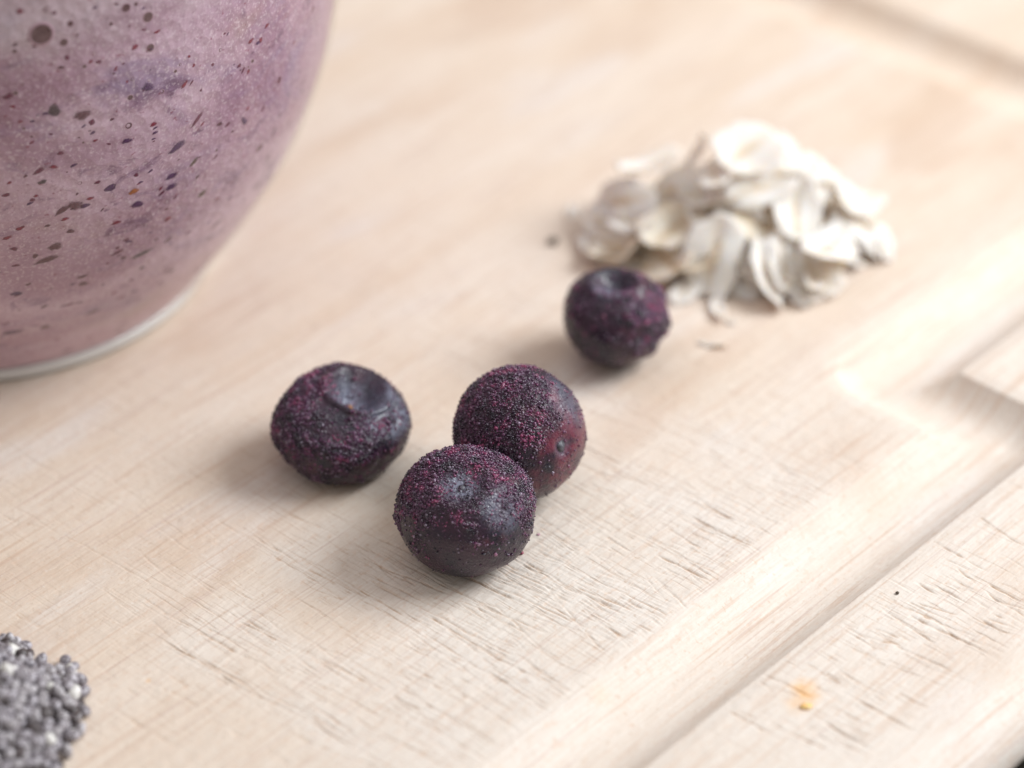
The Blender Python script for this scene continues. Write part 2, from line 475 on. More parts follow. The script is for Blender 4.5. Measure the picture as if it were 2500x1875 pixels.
for fu in (U0 + 28, U1 - 28):
    for fv in (V0 + 28, V1 - 28):
        prof = [(0, -BT), (6.2, -BT), (7.0, -BT + 0.8), (8.0, -9.9), (0, -9.9)]
        FVt, FFc = [], []
        for i in range(24):
            a_ = 2 * math.pi * i / 24
            FVt += [((fu + r_ * math.cos(a_)) * MM, (fv + r_ * math.sin(a_)) * MM, z_ * MM) for r_, z_ in prof]
        for i in range(24):
            j = (i + 1) % 24
            FFc += [(i * 5 + k, j * 5 + k, j * 5 + k + 1, i * 5 + k + 1) for k in range(1, 3)]
            FFc += [(i * 5, j * 5 + 1, i * 5 + 1), (i * 5 + 3, j * 5 + 3, i * 5 + 4)]
        mesh_obj('foot', FVt, FFc, M_RUBBER, board)
tag(board, 'pale wooden cutting board with juice groove and many knife scores', 'cutting board')

# ------------------------------------------------------------------ glass and smoothie
GC = un(-21 / 1.13, 596 / 1.13) + np.array([0, -2.0, 0])                      # middle of the glass foot
PZ = [0.0, 1.2, 2.5, 5, 7.5, 10, 12.5, 15, 17.5, 20, 22.5, 25, 27.5, 30, 35, 40, 50, 60, 70, 80, 92, 100]
PR = [23.9, 24.2, 24.9, 26.5, 28.4, 30.2, 31.7, 33.2, 34.5, 35.4, 36.4, 37.3, 37.9, 38.4, 39.1, 39.5, 39.6, 39.3, 38.6, 37.6, 36.2, 35.2]
_pz = np.arange(0, 100.6, 0.5); _pr = np.interp(_pz, PZ, PR)
for _ in range(3):                                   # ease the profile into one smooth curve
    _q = np.convolve(np.pad(_pr, 4, mode='reflect', reflect_type='odd'), np.ones(9) / 9, 'valid'); _pr = np.where(_pz > 3, _q, _pr)

def lathe(name, prof, mat, parent, n=160, jit=None):
    V, F = [], []
    m = len(prof)
    for i in range(n):
        a = 2 * math.pi * i / n
        for r, z in prof: V.append((r * math.cos(a) * MM, r * math.sin(a) * MM, z * MM))
    for i in range(n):
        j = (i + 1) % n
        for k in range(m - 1):
            if prof[k][0] < 1e-6: F.append((i * m + k, j * m + k + 1, i * m + k + 1))
            elif prof[k + 1][0] < 1e-6: F.append((i * m + k, j * m + k, i * m + k + 1))
            else: F.append((i * m + k, j * m + k, j * m + k + 1, i * m + k + 1))
    return mesh_obj(name, V, F, mat, parent)

zs = np.concatenate([np.arange(1.8, 39.5, 1.2), np.arange(40, 100.1, 4)])
sm = lambda z: float(np.interp(z, _pz, _pr))
WALL = 0.55; FLOOR = 1.95
glass = empty('drinking_glass', Vector((GC[0] * MM, GC[1] * MM, 0)))
tag(glass, 'clear round bowled drinking glass filled with purple smoothie', 'glass')
outer = [(sm(z), z) for z in zs]
inner = [(sm(z) - WALL, z) for z in zs[::-1] if z > FLOOR]
lathe('bowl', outer + [(sm(100) - WALL / 2, 100.5)] + inner, M_GLASS, glass)
M_BASE = mat_simple('base_glass', (0.84, 0.845, 0.85), rough=0.12, spec=0.6, trans=0.22, ior=1.45)
foot = [(0, 0.9), (17, 0.9), (21.5, 0.25), (22.8, 0.02), (23.5, 0.10), (23.9, 0.5), (24.05, 1.0), (24.1, 1.5), (24.1, 1.72), (23.6, 1.78), (0, 1.78)]
lathe('foot', foot, M_BASE, glass)

FILL = 84.0
szs = np.concatenate([[FLOOR - 0.12, FLOOR + 0.3, FLOOR + 0.8], np.arange(3.8, FILL, 1.2)])
sprof = [(0, FLOOR - 0.15)] + [(sm(z) - WALL + 0.12 - (0.2 if z < FLOOR else 0.0), z) for z in szs] + [(sm(FILL) - 3, FILL + 0.3), (sm(FILL) - 10, FILL), (0, FILL)]
smoothie = lathe('smoothie', sprof, M_SMOOTHIE, None, n=200)
smoothie.location = (GC[0] * MM, GC[1] * MM, 0)
tag(smoothie, 'mauve blueberry smoothie with dark fruit flecks and bubbles inside the glass', 'smoothie')

def on_smoothie(px, py):
    """where the sight line of a picture point first meets the smoothie: (point, outward normal)"""
    s = 2500 / 2212
    d = FW + (px * s - SW / 2) / FPX * RT - (py * s - SH / 2) / FPX * UP
    d = d / np.linalg.norm(d)
    t = 150.0
    while t < 420:
        p = CAM + d * t - np.array([GC[0], GC[1], 0])
        if p[2] > 0 and np.hypot(p[0], p[1]) < sm(p[2]) - WALL + 0.12: break
        t += 0.06
    else: return None
    z = p[2]; a = math.atan2(p[1], p[0])
    sl = (sm(z + 1) - sm(z - 1)) / 2
    n = Vector((math.cos(a), math.sin(a), -sl)).normalized()
    return Vector(p), n, a

def fleck_mesh(seed):
    r_ = random.Random(seed); n = 12
    V = [(0, 0, 0.5)]; F = []
    ph = [r_.uniform(0, 6.28) for _ in range(3)]
    for ring_, (rr, h) in enumerate(((0.55, 0.42), (1.0, 0.0))):
        for i in range(n):
            a = 6.2832 * i / n
            k = rr * (1 + 0.15 * math.sin(2 * a + ph[0]) + 0.11 * math.sin(3 * a + ph[1]) + 0.08 * math.sin(5 * a + ph[2]))
            V.append((k * math.cos(a), k * math.sin(a), h))
    for i in range(n):
        j = (i + 1) % n
        F.append((0, 1 + i, 1 + j)); F.append((1 + i, 1 + n + i, 1 + n + j, 1 + j))
    me = bpy.data.meshes.new('fruit_fleck'); me.from_pydata(V, [], F)
    me.polygons.foreach_set('use_smooth', [True] * len(me.polygons))
    set_attr(me, 'core', [1.0] + [0.75] * n + [0.0] * n)
    return me
def mat_fleck(name, c):
    t = NT(name)
    v = t.coord(kind='Object')
    col = t.mix(t.rng(t.noise(v, 2.0, 4, 0.7), 0.35, 0.65), c, tuple(min(1, x * 1.5 + 0.01) for x in c))
    e_ = t.math('ADD', t.attr('core'), t.math('MULTIPLY', t.math('SUBTRACT', t.noise(v, 3.2, 4, 0.7), 0.5), 1.1))
    return t.set(color=col, rough=0.5, spec=0.3, alpha=t.rng(e_, 0.15, 1.0, 0.0, 0.84))     # pulp thins out into the drink
FLECK_COL = dict(red=(0.20, 0.020, 0.045), wine=(0.125, 0.020, 0.050), plum=(0.075, 0.028, 0.090), dark=(0.070, 0.046, 0.052),
                 brown=(0.110, 0.042, 0.056), olive=(0.105, 0.068, 0.056), amber=(0.33, 0.11, 0.022))
FM = {}
for k, c in FLECK_COL.items():
    m = mat_fleck('fleck_' + k, c)
    FM[k] = []
    for s in range(4):
        me = fleck_mesh(hash(k) % 1 + s * 13 + len(FM) * 7); me.materials.append(m); FM[k].append(me)

def add_on_smoothie(name, me, px, py, lx, ly, lz, ang):
    h = on_smoothie(px, py)
    if h is None: return
    p, n, a = h
    # tangent that runs level round the glass, then turned by ang (counter-clockwise seen from outside)
    tx = Vector((-math.sin(a), math.cos(a), 0)); ty = n.cross(tx)
    M = Matrix((tx, ty, n)).transposed() @ Matrix.Rotation(ang, 3, 'Z') @ Matrix.Diagonal((lx, ly, lz)) 
    o = bpy.data.objects.new(name, me); COL.objects.link(o)
    o.parent = smoothie
    o.matrix_basis = Matrix.Translation(p * MM) @ (M * MM).to_4x4()
    return o
# flecks seen in the photograph: place in the picture (x, y), length, breadth (mm), tilt, colour
Z3 = 0.507
FL = [(230, 470, 1.25, .95, 70, 'dark'), (350, 490, 1.5, .8, 10, 'brown'), (385, 520, 1.2, .7, 0, 'wine'), (840, 508, 1.5, .45, 40, 'wine'),
      (755, 625, 1.6, .8, 20, 'plum'), (825, 690, 1.25, .4, 45, 'olive'), (860, 825, 1.1, .6, 30, 'olive'), (1040, 515, 1.1, .5, -60, 'plum'),
      (1055, 462, .6, .3, 20, 'red'), (970, 530, .6, .3, 20, 'wine'), (935, 528, .7, .35, 0, 'brown'), (1190, 340, .8, .6, -40, 'wine'),
      (1110, 170, .6, .45, 50, 'red'), (785, 360, .75, .4, 45, 'red'), (630, 370, 1.0, .75, 0, 'plum'), (520, 272, .75, .45, 0, 'wine'),
      (575, 200, .7, .4, 10, 'red'), (668, 135, .75, .4, 10, 'red'), (85, 48, .5, .45, 0, 'red'), (285, 245, .5, .45, 0, 'wine'),
      (165, 728, 1.0, .5, 25, 'wine'), (180, 775, .75, .45, 0, 'dark'), (570, 815, .95, .6, -5, 'amber'), (585, 870, 1.2, .75, 0, 'plum'),
      (265, 895, 1.4, .6, 40, 'brown'), (320, 875, 1.4, .9, 0, 'brown'), (495, 948, 1.0, .4, 10, 'red'), (715, 932, .8, .5, 0, 'red'),
      (605, 1080, 2.0, .65, 12, 'dark'), (500, 1075, 1.1, .5, 10, 'wine'), (525, 1098, .6, .4, 0, 'brown'), (235, 1050, 1.1, 1.0, 60, 'brown'),
      (200, 1105, 2.2, .7, 20, 'brown'), (350, 1178, 1.1, .4, 10, 'brown'), (355, 1208, .9, .6, 0, 'brown'), (715, 1022, 1.0, .35, 25, 'brown'),
      (800, 990, .6, .4, 10, 'wine'), (920, 955, 1.4, .4, 30, 'brown'), (515, 1265, 1.1, .35, 15, 'red'), (290, 1297, 1.5, .35, 8, 'wine'),
      (395, 1328, 1.4, .5, 15, 'brown'), (50, 1415, 1.7, .8, 10, 'plum'), (70, 1250, 1.0, .6, 0, 'plum'), (560, 1192, .6, .4, 0, 'wine'),
      (605, 1140, .55, .5, 0, 'dark'), (835, 1155, 1.0, .5, 15, 'brown'), (915, 1130, 1.0, .5, 20, 'brown'), (730, 750, 1.2, .6, 15, 'plum'),
      (580, 745, .55, .4, 0, 'wine'), (470, 800, 1.1, .9, 0, 'plum'), (730, 795, 1.0, .7, 10, 'plum'), (500, 1055, .5, .4, 0, 'wine'),
      (60, 1060, .6, .5, 0, 'wine'), (150, 1090, .7, .5, 40, 'brown'), (300, 985, .7, .5, 0, 'brown'), (1105, 630, 1.0, .7, 30, 'brown'),
      (1290, 350, .6, .4, 0, 'wine'), (1160, 745, .6, .5, 0, 'brown'), (1095, 870, 1.5, .3, 30, 'wine'), (805, 240, .4, .3, 0, 'red'), (855, 385, .3, .25, 0, 'wine'),
      (825, 278, .35, .3, 0, 'red'), (905, 275, .4, .35, 0, 'wine'), (35, 410, .8, .6, 0, 'wine'), (25, 830, .8, .5, 0, 'wine'), (660, 565, .5, .3, 10, 'plum'), (540, 600, .9, .5, 0, 'plum')]
for zx, zy, lx, ly, ang, ck in FL:
    add_on_smoothie('fruit_fleck', random.choice(FM[ck]), zx * Z3, zy * Z3, lx / 2 * 1.5, ly / 2 * 1.6, 0.09, R(ang))
g = random.Random(31)
for k in range(225):
    px, py = g.uniform(0, 720), g.uniform(0, 770)
    ck = g.choice(['wine', 'wine', 'red', 'brown', 'plum', 'plum', 'brown'])
    l = g.uniform(0.35, 1.0) * (1.2 if py > 420 else 0.9)
    add_on_smoothie('fruit_fleck', g.choice(FM[ck]), px, py, l / 2 * 1.2, l / 2 * g.uniform(0.4, 0.8), 0.07, R(g.gauss(18, 18)))

def bubble_mesh():
    n = 24; V = [(0, 0, 0.10)]; F = []
    prof = [(0.45, 0.10), (0.80, 0.14), (0.95, 0.22), (1.02, 0.24), (1.10, 0.16), (1.22, 0.0)]
    for r_, z in prof:
        for i in range(n):
            a = 6.28318 * i / n; V.append((r_ * math.cos(a), r_ * math.sin(a), z))
    for i in range(n): F.append((0, 1 + i, 1 + (i + 1) % n))
    for k in range(len(prof) - 1):
        for i in range(n):
            j = (i + 1) % n
            F.append((1 + k * n + i, 1 + (k + 1) * n + i, 1 + (k + 1) * n + j, 1 + k * n + j))
    me = bpy.data.meshes.new('air_bubble'); me.from_pydata(V, [], F)
    me.polygons.foreach_set('use_smooth', [True] * len(me.polygons))
    return me
M_BUBBLE_SHADE = mat_simple('bubble_shade', (0.11, 0.060, 0.066), 0.35, 0.3, (0.17, 0.095, 0.105), 1.2)  # smoothie tone painted darker, for the shade inside an air pocket
M_RIM = mat_simple('bubble_rim', (0.50, 0.34, 0.41), 0.5, 0.3, (0.40, 0.25, 0.31), 1.8)
BUB = bubble_mesh(); BUB.materials.append(M_BUBBLE_SHADE); BUB.materials.append(M_RIM)
for p_ in BUB.polygons: p_.material_index = 0 if p_.index < 24 * 2 + 12 else 1
for i, p_ in enumerate(BUB.polygons): p_.material_index = 0 if i < 24 * 3 else 1
for zx, zy, r_ in [(175, 145, 1.02), (272, 180, .38), (375, 42, .45), (537, 33, .42), (630, 72, .52), (718, 46, .45), (640, 203, .40), (702, 234, .33), (580, 327, .36),
                   (440, 255, .34), (548, 535, .34), (415, 577, .30), (555, 415, .28), (300, 408, .25), (120, 403, .38), (460, 25, .26), (600, 28, .25), (300, 100, .28),
                   (690, 390, .22), (80, 545, .22), (105, 820, .22), (290, 570, .22), (450, 205, .25), (340, 780, .2), (860, 300, .2), (1040, 300, .2), (200, 40, .3), (45, 490, .25)]:
    add_on_smoothie('air_bubble', BUB, zx * Z3, zy * Z3, r_, r_, r_ * 0.28, 0)
g = random.Random(77)
for k in range(60):
    r_ = g.uniform(0.10, 0.22)
    add_on_smoothie('air_bubble', BUB, g.uniform(0, 560), g.gauss(130, 120), r_, r_, r_ * 0.28, 0)

# ------------------------------------------------------------------ blueberries
ICO = {}
def ico(sub):
    if sub not in ICO:
        bm = bmesh.new(); bmesh.ops.create_icosphere(bm, subdivisions=sub, radius=1.0)
        V = np.array([v.co[:] for v in bm.verts]); F = np.array([[v.index for v in f.verts] for f in bm.faces]); bm.free()
        ICO[sub] = (V, F)
    return ICO[sub]

def sstep(x, a, b):
    t = np.clip((x - a) / (b - a), 0, 1); return t * t * (3 - 2 * t)

def fbm(P, scale, seed, oct_=3):
    off = Vector((seed * 3.1, seed * 1.7, seed * 0.9))
    return np.array([mn.fractal(Vector(p) * scale + off, 1.0, 2.0, oct_) for p in P])

def blueberry(px, py, semi_px, flat_ratio, axis, label, seed, calyx=None, scar=None, lump=0.05, frost_fn=None, red_fn=None,
              bloom_sheen_fn=None, extra=None, boxy=0.93, ncrys=12500, crys=(0.045, 0.125)):
    N, F = ico(7 if False else 6)
    ax = Vector(axis).normalized(); A = np.array(ax)
    dist0 = (un(px, py, 5.0) - CAM) @ FW
    a = semi_px * (2500 / 2212) / FPX * dist0          # mm
    along = N @ A
    perp = N - np.outer(along, A); pl = np.linalg.norm(perp, axis=1) + 1e-9
    P = perp / pl[:, None] * (a * pl ** boxy)[:, None] + np.outer(np.sign(along) * np.abs(along) ** boxy * a * flat_ratio, A)
    rr = np.ones(len(N)); 
    lo = fbm(N, 1.1, seed, 2); mi = fbm(N, 3.2, seed + 5, 3)
    rr += lump * lo + 0.012 * mi
    bloom_sheen = np.zeros(len(N)); frost = np.zeros(len(N)); red = np.zeros(len(N))
    if frost_fn: frost = np.clip(frost_fn(N, fbm(N, 2.6, seed + 9, 4)), 0, 1)
    if red_fn: red = np.clip(red_fn(N, fbm(N, 3.0, seed + 15, 3)), 0, 1)
    dirs = {}
    for kind, spec in (('calyx', calyx), ('scar', scar)):
        if not spec: continue
        d = np.array(view_dir(*spec['dir'])); dirs[kind] = d
        th = np.arccos(np.clip(N @ d, -1, 1))
        thn = th * (1 + 0.16 * fbm(N, 2.2, seed + 21, 2))
        w = spec['w']
        rr += -spec['depth'] * np.exp(-(thn / w) ** spec.get('pw', 4)) + spec.get('rim', .03) * np.exp(-((thn - 1.25 * w) / (spec.get('rw', 0.36) * w)) ** 2)
        inn = np.exp(-(thn / (w * 0.95)) ** 6)
        bloom_sheen = np.maximum(bloom_sheen, inn * spec.get('bloom_sheen', 0.9))
        frost *= 1 - inn * spec.get('clean', 0.9)
    if bloom_sheen_fn: bloom_sheen = np.maximum(bloom_sheen, np.clip(bloom_sheen_fn(N, mi), 0, 1))  # pale patches: bloom, and the lavender highlight painted into the skin colour
    if extra is not None: rr += extra(N)
    P = P * rr[:, None]
    # granular frozen crust: cells of about a third of a millimetre
    cell = np.array([mn.voronoi(Vector(p) * 3.4, distance_metric='DISTANCE', exponent=2.5)[0][0] for p in P])
    fine = np.array([mn.noise(Vector(p) * 5.0) for p in P])
    crust = frost * (0.30 * (0.55 - cell) + 0.07 * fine) + (1 - frost) * (0.018 * fine + 0.05 * (0.5 - cell))
    P = P + N * crust[:, None]
    zmin = P[:, 2].min()
    P[:, 2] -= zmin
    zc = -zmin
    loc = un(px, py, zc)
    root = empty('blueberry', Vector((loc[0] * MM, loc[1] * MM, 0)))
    tag(root, label, 'blueberry', 'frozen blueberries on the board')
    body = fast_mesh('skin', P * MM, F, M_SKIN, root)
    set_attr(body.data, 'frost', frost); set_attr(body.data, 'red', red); set_attr(body.data, 'bloom_sheen', bloom_sheen)
    # loose frozen granules stuck to the crust
    g_ = np.random.default_rng(seed + 100)
    prob = frost ** 1.3 + 0.11 * sstep(N[:, 2], -0.55, 0.30) + 0.010
    pick = g_.choice(len(P), size=ncrys, p=prob / prob.sum())
    CV, CF = ico(1)
    Vs, Fs, T, ic = [], [], [], []
    patch = fbm(N[pick], 5.0, seed + 31, 2)
    for q, i in enumerate(pick):
        s = g_.uniform(*crys) * (1.0 if g_.random() > 0.22 else 1.6)
        sc = s * g_.uniform(0.6, 1.2, 3)
        rot = np.linalg.qr(g_.standard_normal((3, 3)))[0]
        Vs.append((CV * sc) @ rot + P[i] + N[i] * s * g_.uniform(-0.75, 0.1) + g_.normal(0, .05, 3)); Fs.append(CF + q * len(CV))
        ic.append(np.full(len(CV), g_.uniform(0.2, 0.7) if g_.random() < 0.10 else 0.0))
        t_ = 0.28 + g_.random() * 0.30 + 0.80 * patch[q] + 0.14 * (N[i] @ UP) + 0.18 * red[i] + (0.25 if g_.random() < 0.05 else 0)
        T.append(np.full(len(CV), min(max(t_, 0), 1)))
    Vc = np.concatenate(Vs); Vc[:, 2] = np.maximum(Vc[:, 2], 0.02)
    fr = fast_mesh('frost', Vc * MM, np.concatenate(Fs), M_FROST, root, smooth=True)
    set_attr(fr.data, 'tint', np.concatenate(T)); set_attr(fr.data, 'ice', np.concatenate(ic)); tag(fr, kind='stuff')
    return root, P, N, dirs

def part_on(root, P, N, d, name, verts_fn, mat):
    i = int(np.argmax(N @ d)); p = P[i]
    q = Vector(d).to_track_quat('Z', 'Y').to_matrix()
    V, F = verts_fn()
    V = [(q @ Vector(v)) * MM + Vector(p) * MM for v in V]
    return mesh_obj(name, V, F, mat, root)

def calyx_ring(r0, r1, h, teeth, seed):
    def f():
        g_ = random.Random(seed); n = 60; V = []; F = []
        rows = [(r0 * 0.8, -0.2), (r0, 0.18), ((r0 + r1) / 2, h), (r1, 0.25), (r1 * 1.12, -0.3)]
        ph = g_.uniform(0, 6)
        for r_, z in rows:
            for i in range(n):
                a = 6.28318 * i / n
                k = 1 + 0.07 * math.sin(teeth * a + ph) + 0.05 * math.sin(3 * a + ph * 2) + g_.uniform(-.02, .02)
                V.append((r_ * k * math.cos(a), r_ * k * math.sin(a), z * (1 + 0.5 * math.sin(teeth * a + ph)) + g_.uniform(-.04, .04)))
        for j in range(len(rows) - 1):
            for i in range(n):
                m_ = (i + 1) % n
                F.append((j * n + i, (j + 1) * n + i, (j + 1) * n + m_, j * n + m_))
        return V, F
    return f

def knob(r, h, seed):
    def f():
        g_ = random.Random(seed); V = [(0, 0, h)]; F = []; n = 14
        for rr, z in ((0.5, 0.85), (0.9, 0.45), (1.05, 0.0), (1.2, -0.5)):
            for i in range(n):
                a = 6.28318 * i / n; k = rr * r * (1 + g_.uniform(-.18, .18))
                V.append((k * math.cos(a), k * math.sin(a), z * h + g_.uniform(-.06, .06) * h))
        for i in range(n): F.append((0, 1 + i, 1 + (i + 1) % n))
        for j in range(3):
            for i in range(n):
                m_ = (i + 1) % n
                F.append((1 + j * n + i, 1 + (j + 1) * n + i, 1 + (j + 1) * n + m_, 1 + j * n + m_))
        return V, F
    return f
M_SCAR = mat_simple('stem_scar', (0.020, 0.020, 0.026), 0.35, 0.6, (0.11, 0.11, 0.14), 1600, 0.4)
M_DOT = mat_simple('calyx_dot', (0.36, 0.17, 0.06), 0.5, 0.4, (0.25, 0.10, 0.05), 900)

def vd(r, u, t): return np.array(view_dir(r, u, t))

# 1: deep calyx hollow, bluish inside, frost on its left
b1 = blueberry(740, 915, 150, 0.56, (0.20, -0.16, 1), 'frozen blueberry with a wide deep bluish hollow in its top, beside the touching pair', 3,
    calyx=dict(dir=(0.31, 0.79, 0.53), w=0.32, depth=0.55, rim=0.10, rw=0.20, bloom_sheen=1.0, pw=8),
    lump=0.05, boxy=0.80,
    frost_fn=lambda N, f: sstep(0.9 * f + 0.75 * (N @ vd(-0.75, 0.35, 0.45)) + 0.50 * np.exp(-((N @ vd(0.5, -0.35, 0.8) - 0.9) / 0.12) ** 2), 0.05, 0.55),
    red_fn=lambda N, f: 0.25 * sstep(f, 0.1, 0.6),
    bloom_sheen_fn=lambda N, f: 0.45 * sstep(N @ vd(0.75, 0.35, 0.55), 0.80, 0.97),
    extra=lambda N: -0.075 * np.exp(-((N @ vd(0.85, -0.6, 0.15) - 1.0) / 0.16) ** 2) - 0.07 * np.exp(-((N @ vd(-0.7, 0.75, 0.1) - 1.0) / 0.2) ** 2)
        - 0.03 * np.exp(-((N @ vd(0.62, 0.12, -0.5)) / 0.10) ** 2) * sstep(N @ vd(0.4, -0.1, 0.85), 0.6, 0.95))
part_on(b1[0], b1[1], b1[2], b1[3]['calyx'], 'calyx_dot', knob(0.28, 0.22, 3), M_DOT)

# 2: round, stem scar towards the right, wine red cheek
b2 = blueberry(1123, 937, 146, 0.90, (0.68, -0.5, 0.35), 'round frozen blueberry with a small dark stem scar on its red cheek', 8,
    scar=dict(dir=(0.70, -0.17, 0.69), w=0.15, depth=0.07, rim=0.012, bloom_sheen=0.25, pw=2, clean=1.0),
    lump=0.03,
    frost_fn=lambda N, f: sstep(0.7 * f + 0.9 * (N @ vd(-0.6, 0.45, 0.5)) - 0.2 * (N @ vd(0.9, -0.2, 0.3)), -0.10, 0.50),
    red_fn=lambda N, f: sstep(0.5 * f + (N @ vd(0.80, -0.25, 0.55)), 0.50, 1.0) * 0.95,
    bloom_sheen_fn=lambda N, f: 0.25 * sstep(N @ vd(0.75, 0.5, 0.4), 0.82, 0.98))
part_on(b2[0], b2[1], b2[2], b2[3]['scar'], 'stem_scar', knob(0.55, 0.36, 6), M_SCAR)

# 3: front berry, shallow hollow, magenta frost round the top, plain below
b3 = blueberry(1007, 1103, 149, 0.82, (0.02, -0.2, 1), 'frozen blueberry with a shallow dented top crusted in magenta frost, touching the round one', 14,
    calyx=dict(dir=(-0.05, 0.55, 0.82), w=0.30, depth=0.13, rim=0.035, bloom_sheen=0.55, pw=3, clean=0.55),
    lump=0.045,
    frost_fn=lambda N, f: sstep(0.75 * f + 0.85 * (N @ vd(-0.05, 0.80, 0.35)) + 0.25 * np.abs(N @ RT) , 0.22, 0.70),
    red_fn=lambda N, f: 0.4 * sstep(f + 0.6 * (N @ vd(0.5, 0.7, 0.1)), 0.3, 0.9),
    bloom_sheen_fn=lambda N, f: 0.35 * sstep(N @ vd(0.55, 0.15, 0.8), 0.88, 0.99), ncrys=12500)
b3c = part_on(b3[0], b3[1], b3[2], b3[3]['calyx'], 'calyx_dot', knob(0.3, 0.12, 9), M_SCAR)

# 4: far berry by the oats, deep dark hollow, knobbly right side
b4 = blueberry(1328, 686, 112, 0.90, (0.1, 0, 1), 'frozen blueberry with a dark hole in its top and knobbly side, beside the oats', 22,
    calyx=dict(dir=(0.0, 0.82, 0.57), w=0.34, depth=0.30, rim=0.05, bloom_sheen=0.10, pw=4),
    lump=0.05,
    frost_fn=lambda N, f: sstep(0.6 * f + 1.0 * (N @ vd(0.85, 0.0, 0.5)), 0.45, 0.95),
    red_fn=lambda N, f: 0.35 * sstep(0.5 * f + N @ vd(0.8, 0.1, 0.5), 0.5, 1.0),
    bloom_sheen_fn=lambda N, f: 0.65 * sstep(N @ vd(-0.1, 0.62, 0.75), 0.93, 0.995),
    extra=lambda N: 0.035 * np.sin(9 * (N @ vd(0.3, 0.9, 0.1))) * sstep(N @ vd(0.85, 0, 0.5), 0.4, 0.9), ncrys=5000, crys=(0.07, 0.16))
part_on(b4[0], b4[1], b4[2], b4[3]['calyx'], 'calyx', calyx_ring(1.35, 2.0, 0.35, 5, 4), M_SKIN)

# ------------------------------------------------------------------ rolled oats
def flake_mesh(seed):
    r_ = random.Random(seed); nr, n = 7, 36
    ph = [r_.uniform(0, 6.28) for _ in range(5)]
    cup = r_.uniform(-0.16, 0.30); twist = r_.uniform(-0.16, 0.16); fold = r_.uniform(0.03, 0.10)
    asp = r_.uniform(0.66, 0.86)
    split = r_.uniform(0, 6.28)
    Vt, germ = [], []
    for k in range(nr + 1):
        for i in range(n if k else 1):
            a = 6.28318 * i / n; t = k / nr
            e = 1 + 0.07 * math.sin(2 * a + ph[0]) + 0.06 * math.sin(3 * a + ph[1]) + 0.045 * math.sin(7 * a + ph[2]) + 0.03 * math.sin(11 * a + ph[3])
            da = abs((a - split + math.pi) % (2 * math.pi) - math.pi)
            e -= 0.22 * math.exp(-(da / 0.13) ** 2)
            x = t * e * math.cos(a); y = t * e * asp * math.sin(a)
            z = cup * (x * x + y * y) + twist * x * y * 2 - fold * math.exp(-(y / 0.13) ** 2) * (1 - x * x * 0.6) + 0.035 * math.sin(4 * x + ph[4]) + 0.03 * math.sin(6 * y + ph[1]) * t
            Vt.append((x, y, z)); germ.append(max(0, math.exp(-((x + 0.1) / 0.6) ** 2 - (y / 0.10) ** 2)) * 0.75)
    m = len(Vt); V = []
    th = 0.036
    for x, y, z in Vt:
        t = math.hypot(x, y / asp); V.append((x, y, z + th * (1 - 0.75 * min(1, t) ** 4)))
    for x, y, z in Vt:
        t = math.hypot(x, y / asp); V.append((x, y, z - th * (1 - 0.75 * min(1, t) ** 4)))
    F = []
    ix = lambda k, i: 0 if k == 0 else 1 + (k - 1) * n + i % n
    for k in range(nr):
        for i in range(n):
            q = (ix(k, i), ix(k + 1, i), ix(k + 1, i + 1)) if k == 0 else (ix(k, i), ix(k + 1, i), ix(k + 1, i + 1), ix(k, i + 1))
            F.append(q); F.append(tuple(m + v for v in reversed(q)))
    for i in range(n):
        F.append((ix(nr, i), m + ix(nr, i), m + ix(nr, i + 1), ix(nr, i + 1)))
    me = bpy.data.meshes.new('oat_flake'); me.from_pydata(V, [], F)
    me.polygons.foreach_set('use_smooth', [True] * len(me.polygons))
    me.materials.append(M_OAT)
    s_ = 4.2 * MM
    me.transform(Matrix.Diagonal((s_, s_, s_, 1)))
    set_attr(me, 'germ', germ + germ); me.update()
    return me
FLAKES = [flake_mesh(s) for s in range(40, 52)]
TAN_FLAKES = []
for s in range(60, 65):
    m_ = flake_mesh(s); m_.materials[0] = M_OAT_TAN; TAN_FLAKES.append(m_)
OATS = 'rolled oats in the loose pile'
def flake(pos, nrm, roll, size, label, name='oat_flake', me=None, sy=1.0, cat='oat flake', group=OATS):
    q = Vector(nrm).to_track_quat('Z', 'Y') @ Matrix.Rotation(roll, 3, 'Z').to_quaternion()
    me = me or random.choice(FLAKES)
    o = bpy.data.objects.new(name, me); COL.objects.link(o)
    o.rotation_mode = 'QUATERNION'; o.rotation_quaternion = q
    s = size / 8.4 * 0.90
    o.scale = (s, s * sy, s)
    Mr = q.to_matrix() @ Matrix.Diagonal((s, s * sy, s))
    zmin = min((Mr @ v.co).z for v in me.vertices) / MM
    z = max(pos[2], -zmin + 0.03)
    o.location = Vector((pos[0], pos[1], z)) * MM
    tag(o, label, cat, group)
    return o
L_IN = 'cream rolled oat flake lying in the loose pile'
L_TAN = 'browner tan rolled oat flake lying in the loose pile'
g = random.Random(12)
PC = np.array([24.0, 25.5])
def heap(x, y):
    d = math.hypot((x - PC[0]) / 17.5, (y - PC[1]) / 13.0)
    return 9.5 * max(0.0, 1 - d) ** 0.85
for k in range(58):                                   # the body of the pile
    a = g.uniform(0, 6.28); rr = math.sqrt(g.uniform(0, 0.8))
    x = PC[0] + 15.5 * rr * math.cos(a); y = PC[1] + 11.5 * rr * math.sin(a)
    h = heap(x, y) * g.uniform(0.1, 0.9)
    n = Vector(((x - PC[0]) / 26 + g.gauss(0, .33), (y - PC[1]) / 22 + g.gauss(0, .33), 1))
    tan = g.random() < 0.42
    flake((x, y, h), n, g.uniform(0, 6.28), g.uniform(6.6, 8.8), L_TAN if tan else L_IN, me=g.choice(TAN_FLAKES) if tan else None)
